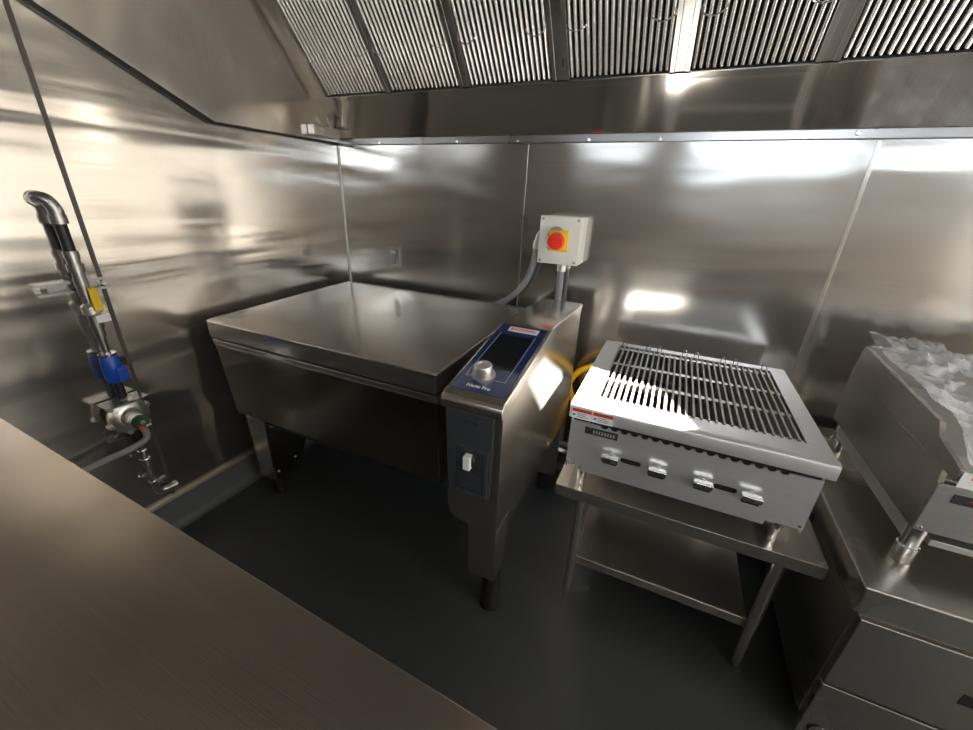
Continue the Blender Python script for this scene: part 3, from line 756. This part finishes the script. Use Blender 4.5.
build('collar', MB().cyl((PX, PY, .842), (PX, PY, .850), .026), M['chrome'], ic)
build('stem', MB().cyl((PX, PY, .745), (PX, PY, .660), .0145), M['dark'], ic)
def strut(z, y0, y1, name_label):
    t = thing('strut_channel', name_label, 'bracket', (0, (y0+y1)/2, z), 'wall struts holding the gas riser')
    mb = MB().prism([(0, z-.0205), (.019, z-.0205), (.019, z-.011), (.0165, z-.011), (.0165, z-.018), (.003, z-.018), (.003, z+.018), (.0165, z+.018), (.0165, z+.011), (.019, z+.011), (.019, z+.0205), (0, z+.0205)], 1, y0, y1)
    build('channel', mb, M['zinc'], t)
    for y in (y0+.02, y1-.022): build('bolt', MB().cyl((.003, y, z), (.014, y, z), .009, seg=6), M['chrome'], t)
    return t
strut(1.085, -1.378, -1.182, 'galvanised strut channel behind the yellow valve handle')
strut(.527, -1.345, -1.215, 'galvanised strut channel under the round regulator')
rg = thing('gas_regulator', 'round cast metal gas regulator with a green and red centre on the left wall', 'gas regulator', (PX, PY, .62))
build('mounting_plate', MB().box(.01, .085, PY-.072, PY+.058, .664, .670), M['zinc'], rg, .001)
rc = Vector((.026, PY-.006, .605)); ax = (1, 0, 0)
dd = MB().lathe([(.055, 0), (.058, .012), (.066, .020), (.066, .030), (.054, .034), (.046, .042), (.034, .044), (.030, .058)], rc, ax, 36)
dk = build('diaphragm_housing', dd, M['silver'], rg)
for k in range(6):
    a = 2*PI*k/6+.3; c = rc + Vector((.012, math.cos(a)*.066, math.sin(a)*.066))
    build('flange_bolt', MB().cyl(c, c+Vector((.024, 0, 0)), .009, seg=6), M['silver'], dk)
nc = rc + Vector((.056, .004, -.014))
build('adjuster_neck', MB().cyl(nc, nc+Vector((.022, 0, 0)), .025), M['silver'], rg)
cp_ = build('green_cap', MB().lathe([(.027, 0), (.027, .016), (.023, .022)], nc+Vector((.02, 0, 0)), ax, 8), M['green'], rg)
build('cap_screw', MB().cyl(nc+Vector((.041, 0, .002)), nc+Vector((.046, 0, .002)), .008), M['silver'], cp_)
build('red_mark', MB().box(nc.x+.0415, nc.x+.0435, nc.y-.016, nc.y, nc.z-.024, nc.z-.012), M['red'], cp_)
build('paper_tag', MB().box(nc.x+.0415, nc.x+.0435, nc.y+.006, nc.y+.024, nc.z-.020, nc.z-.013), M['label'], cp_)
build('lower_body', MB().cyl((PX, PY, .58), (PX, PY, .49), .018), M['dark'], rg)
wc = build('bent_conduit', MB().tube(smooth_path([(.060, PY+.010, .555), (.072, PY+.018, .525), (.075, PY+.008, .497), (.07, PY-.045, .482), (.06, PY-.11, .476), (.055, PY-.17, .470), (.05, PY-.40, .46)], 8), .0115), M['conduit'])
tag(wc, 'grey bent conduit running from the regulator to behind the worktable', 'conduit')

# ------------------------------------------------------------------ lights
w = bpy.data.worlds.new('World'); SC.world = w; w.use_nodes = True
bg = w.node_tree.nodes['Background']; bg.inputs['Color'].default_value = (.75, .87, 1, 1); bg.inputs['Strength'].default_value = 1.5
su = bpy.data.lights.new('sun', 'SUN'); su.energy = 185; su.angle = math.radians(.6); su.color = (1, .95, .86)
so = bpy.data.objects.new('sun', su); C.objects.link(so)
so.rotation_euler = SUN.to_track_quat('Z', 'Y').to_euler()
def area(name, loc, size, energy, col, direction, spread=180):
    l = bpy.data.lights.new(name, 'AREA'); l.shape = 'RECTANGLE'; l.size, l.size_y = size; l.energy = energy; l.color = col
    l.spread = math.radians(spread)
    o = bpy.data.objects.new(name, l); C.objects.link(o); o.location = loc
    o.rotation_euler = Vector(direction).to_track_quat('-Z', 'Y').to_euler(); return o
# ceiling light fixtures over the aisle
def fixture(x, y, lab, sx=.6, sy=.16):
    t = thing('ceiling_light', lab, 'ceiling light', (x, y, CZ))
    build('housing', MB().box(x-sx/2-.01, x+sx/2+.01, y-sy/2-.01, y+sy/2+.01, CZ-.03, CZ), M['white'], t)
    build('diffuser', MB().box(x-sx/2, x+sx/2, y-sy/2, y+sy/2, CZ-.036, CZ-.03), emis('warm_led', (1, .84, .64), 6), t)
fixture(2.3, -2.8, 'warm ceiling light strip close to the serving side wall')
fixture(3.0, -1.9, 'warm ceiling light strip above the right half of the aisle')

# ------------------------------------------------------------------ camera
Rm = ((0.9080114664105858, 0.41727895054979963, 0.03732900072270033),
      (0.19527897276051615, -0.3427285222044701, -0.9189141868886004),
      (-0.370649834297137, 0.8416741872575147, -0.392687232845565))
cam = bpy.data.cameras.new('camera'); co = bpy.data.objects.new('camera', cam); C.objects.link(co)
r_, d_, f_ = [Vector(v) for v in Rm]
mt = Matrix((r_, -d_, -f_)).transposed().to_4x4(); mt.translation = Vector((1.78573, -1.91308, 1.415))
co.matrix_world = mt; cam.sensor_width = 36; cam.lens = 398.9237*36/973; cam.clip_start = .02
SC.camera = co
SC.view_settings.view_transform = 'Standard'; SC.view_settings.look = 'None'; SC.view_settings.gamma = 1
SC.view_settings.use_curve_mapping = False; SC.view_settings.exposure = .85
SC.cycles.max_bounces = 10; SC.cycles.glossy_bounces = 8; SC.cycles.transparent_max_bounces = 12
SC.cycles.use_denoising = True; SC.cycles.caustics_reflective = True; SC.cycles.sample_clamp_indirect = 6
for o in SC.objects:
    if '_o' in o: del o['_o']
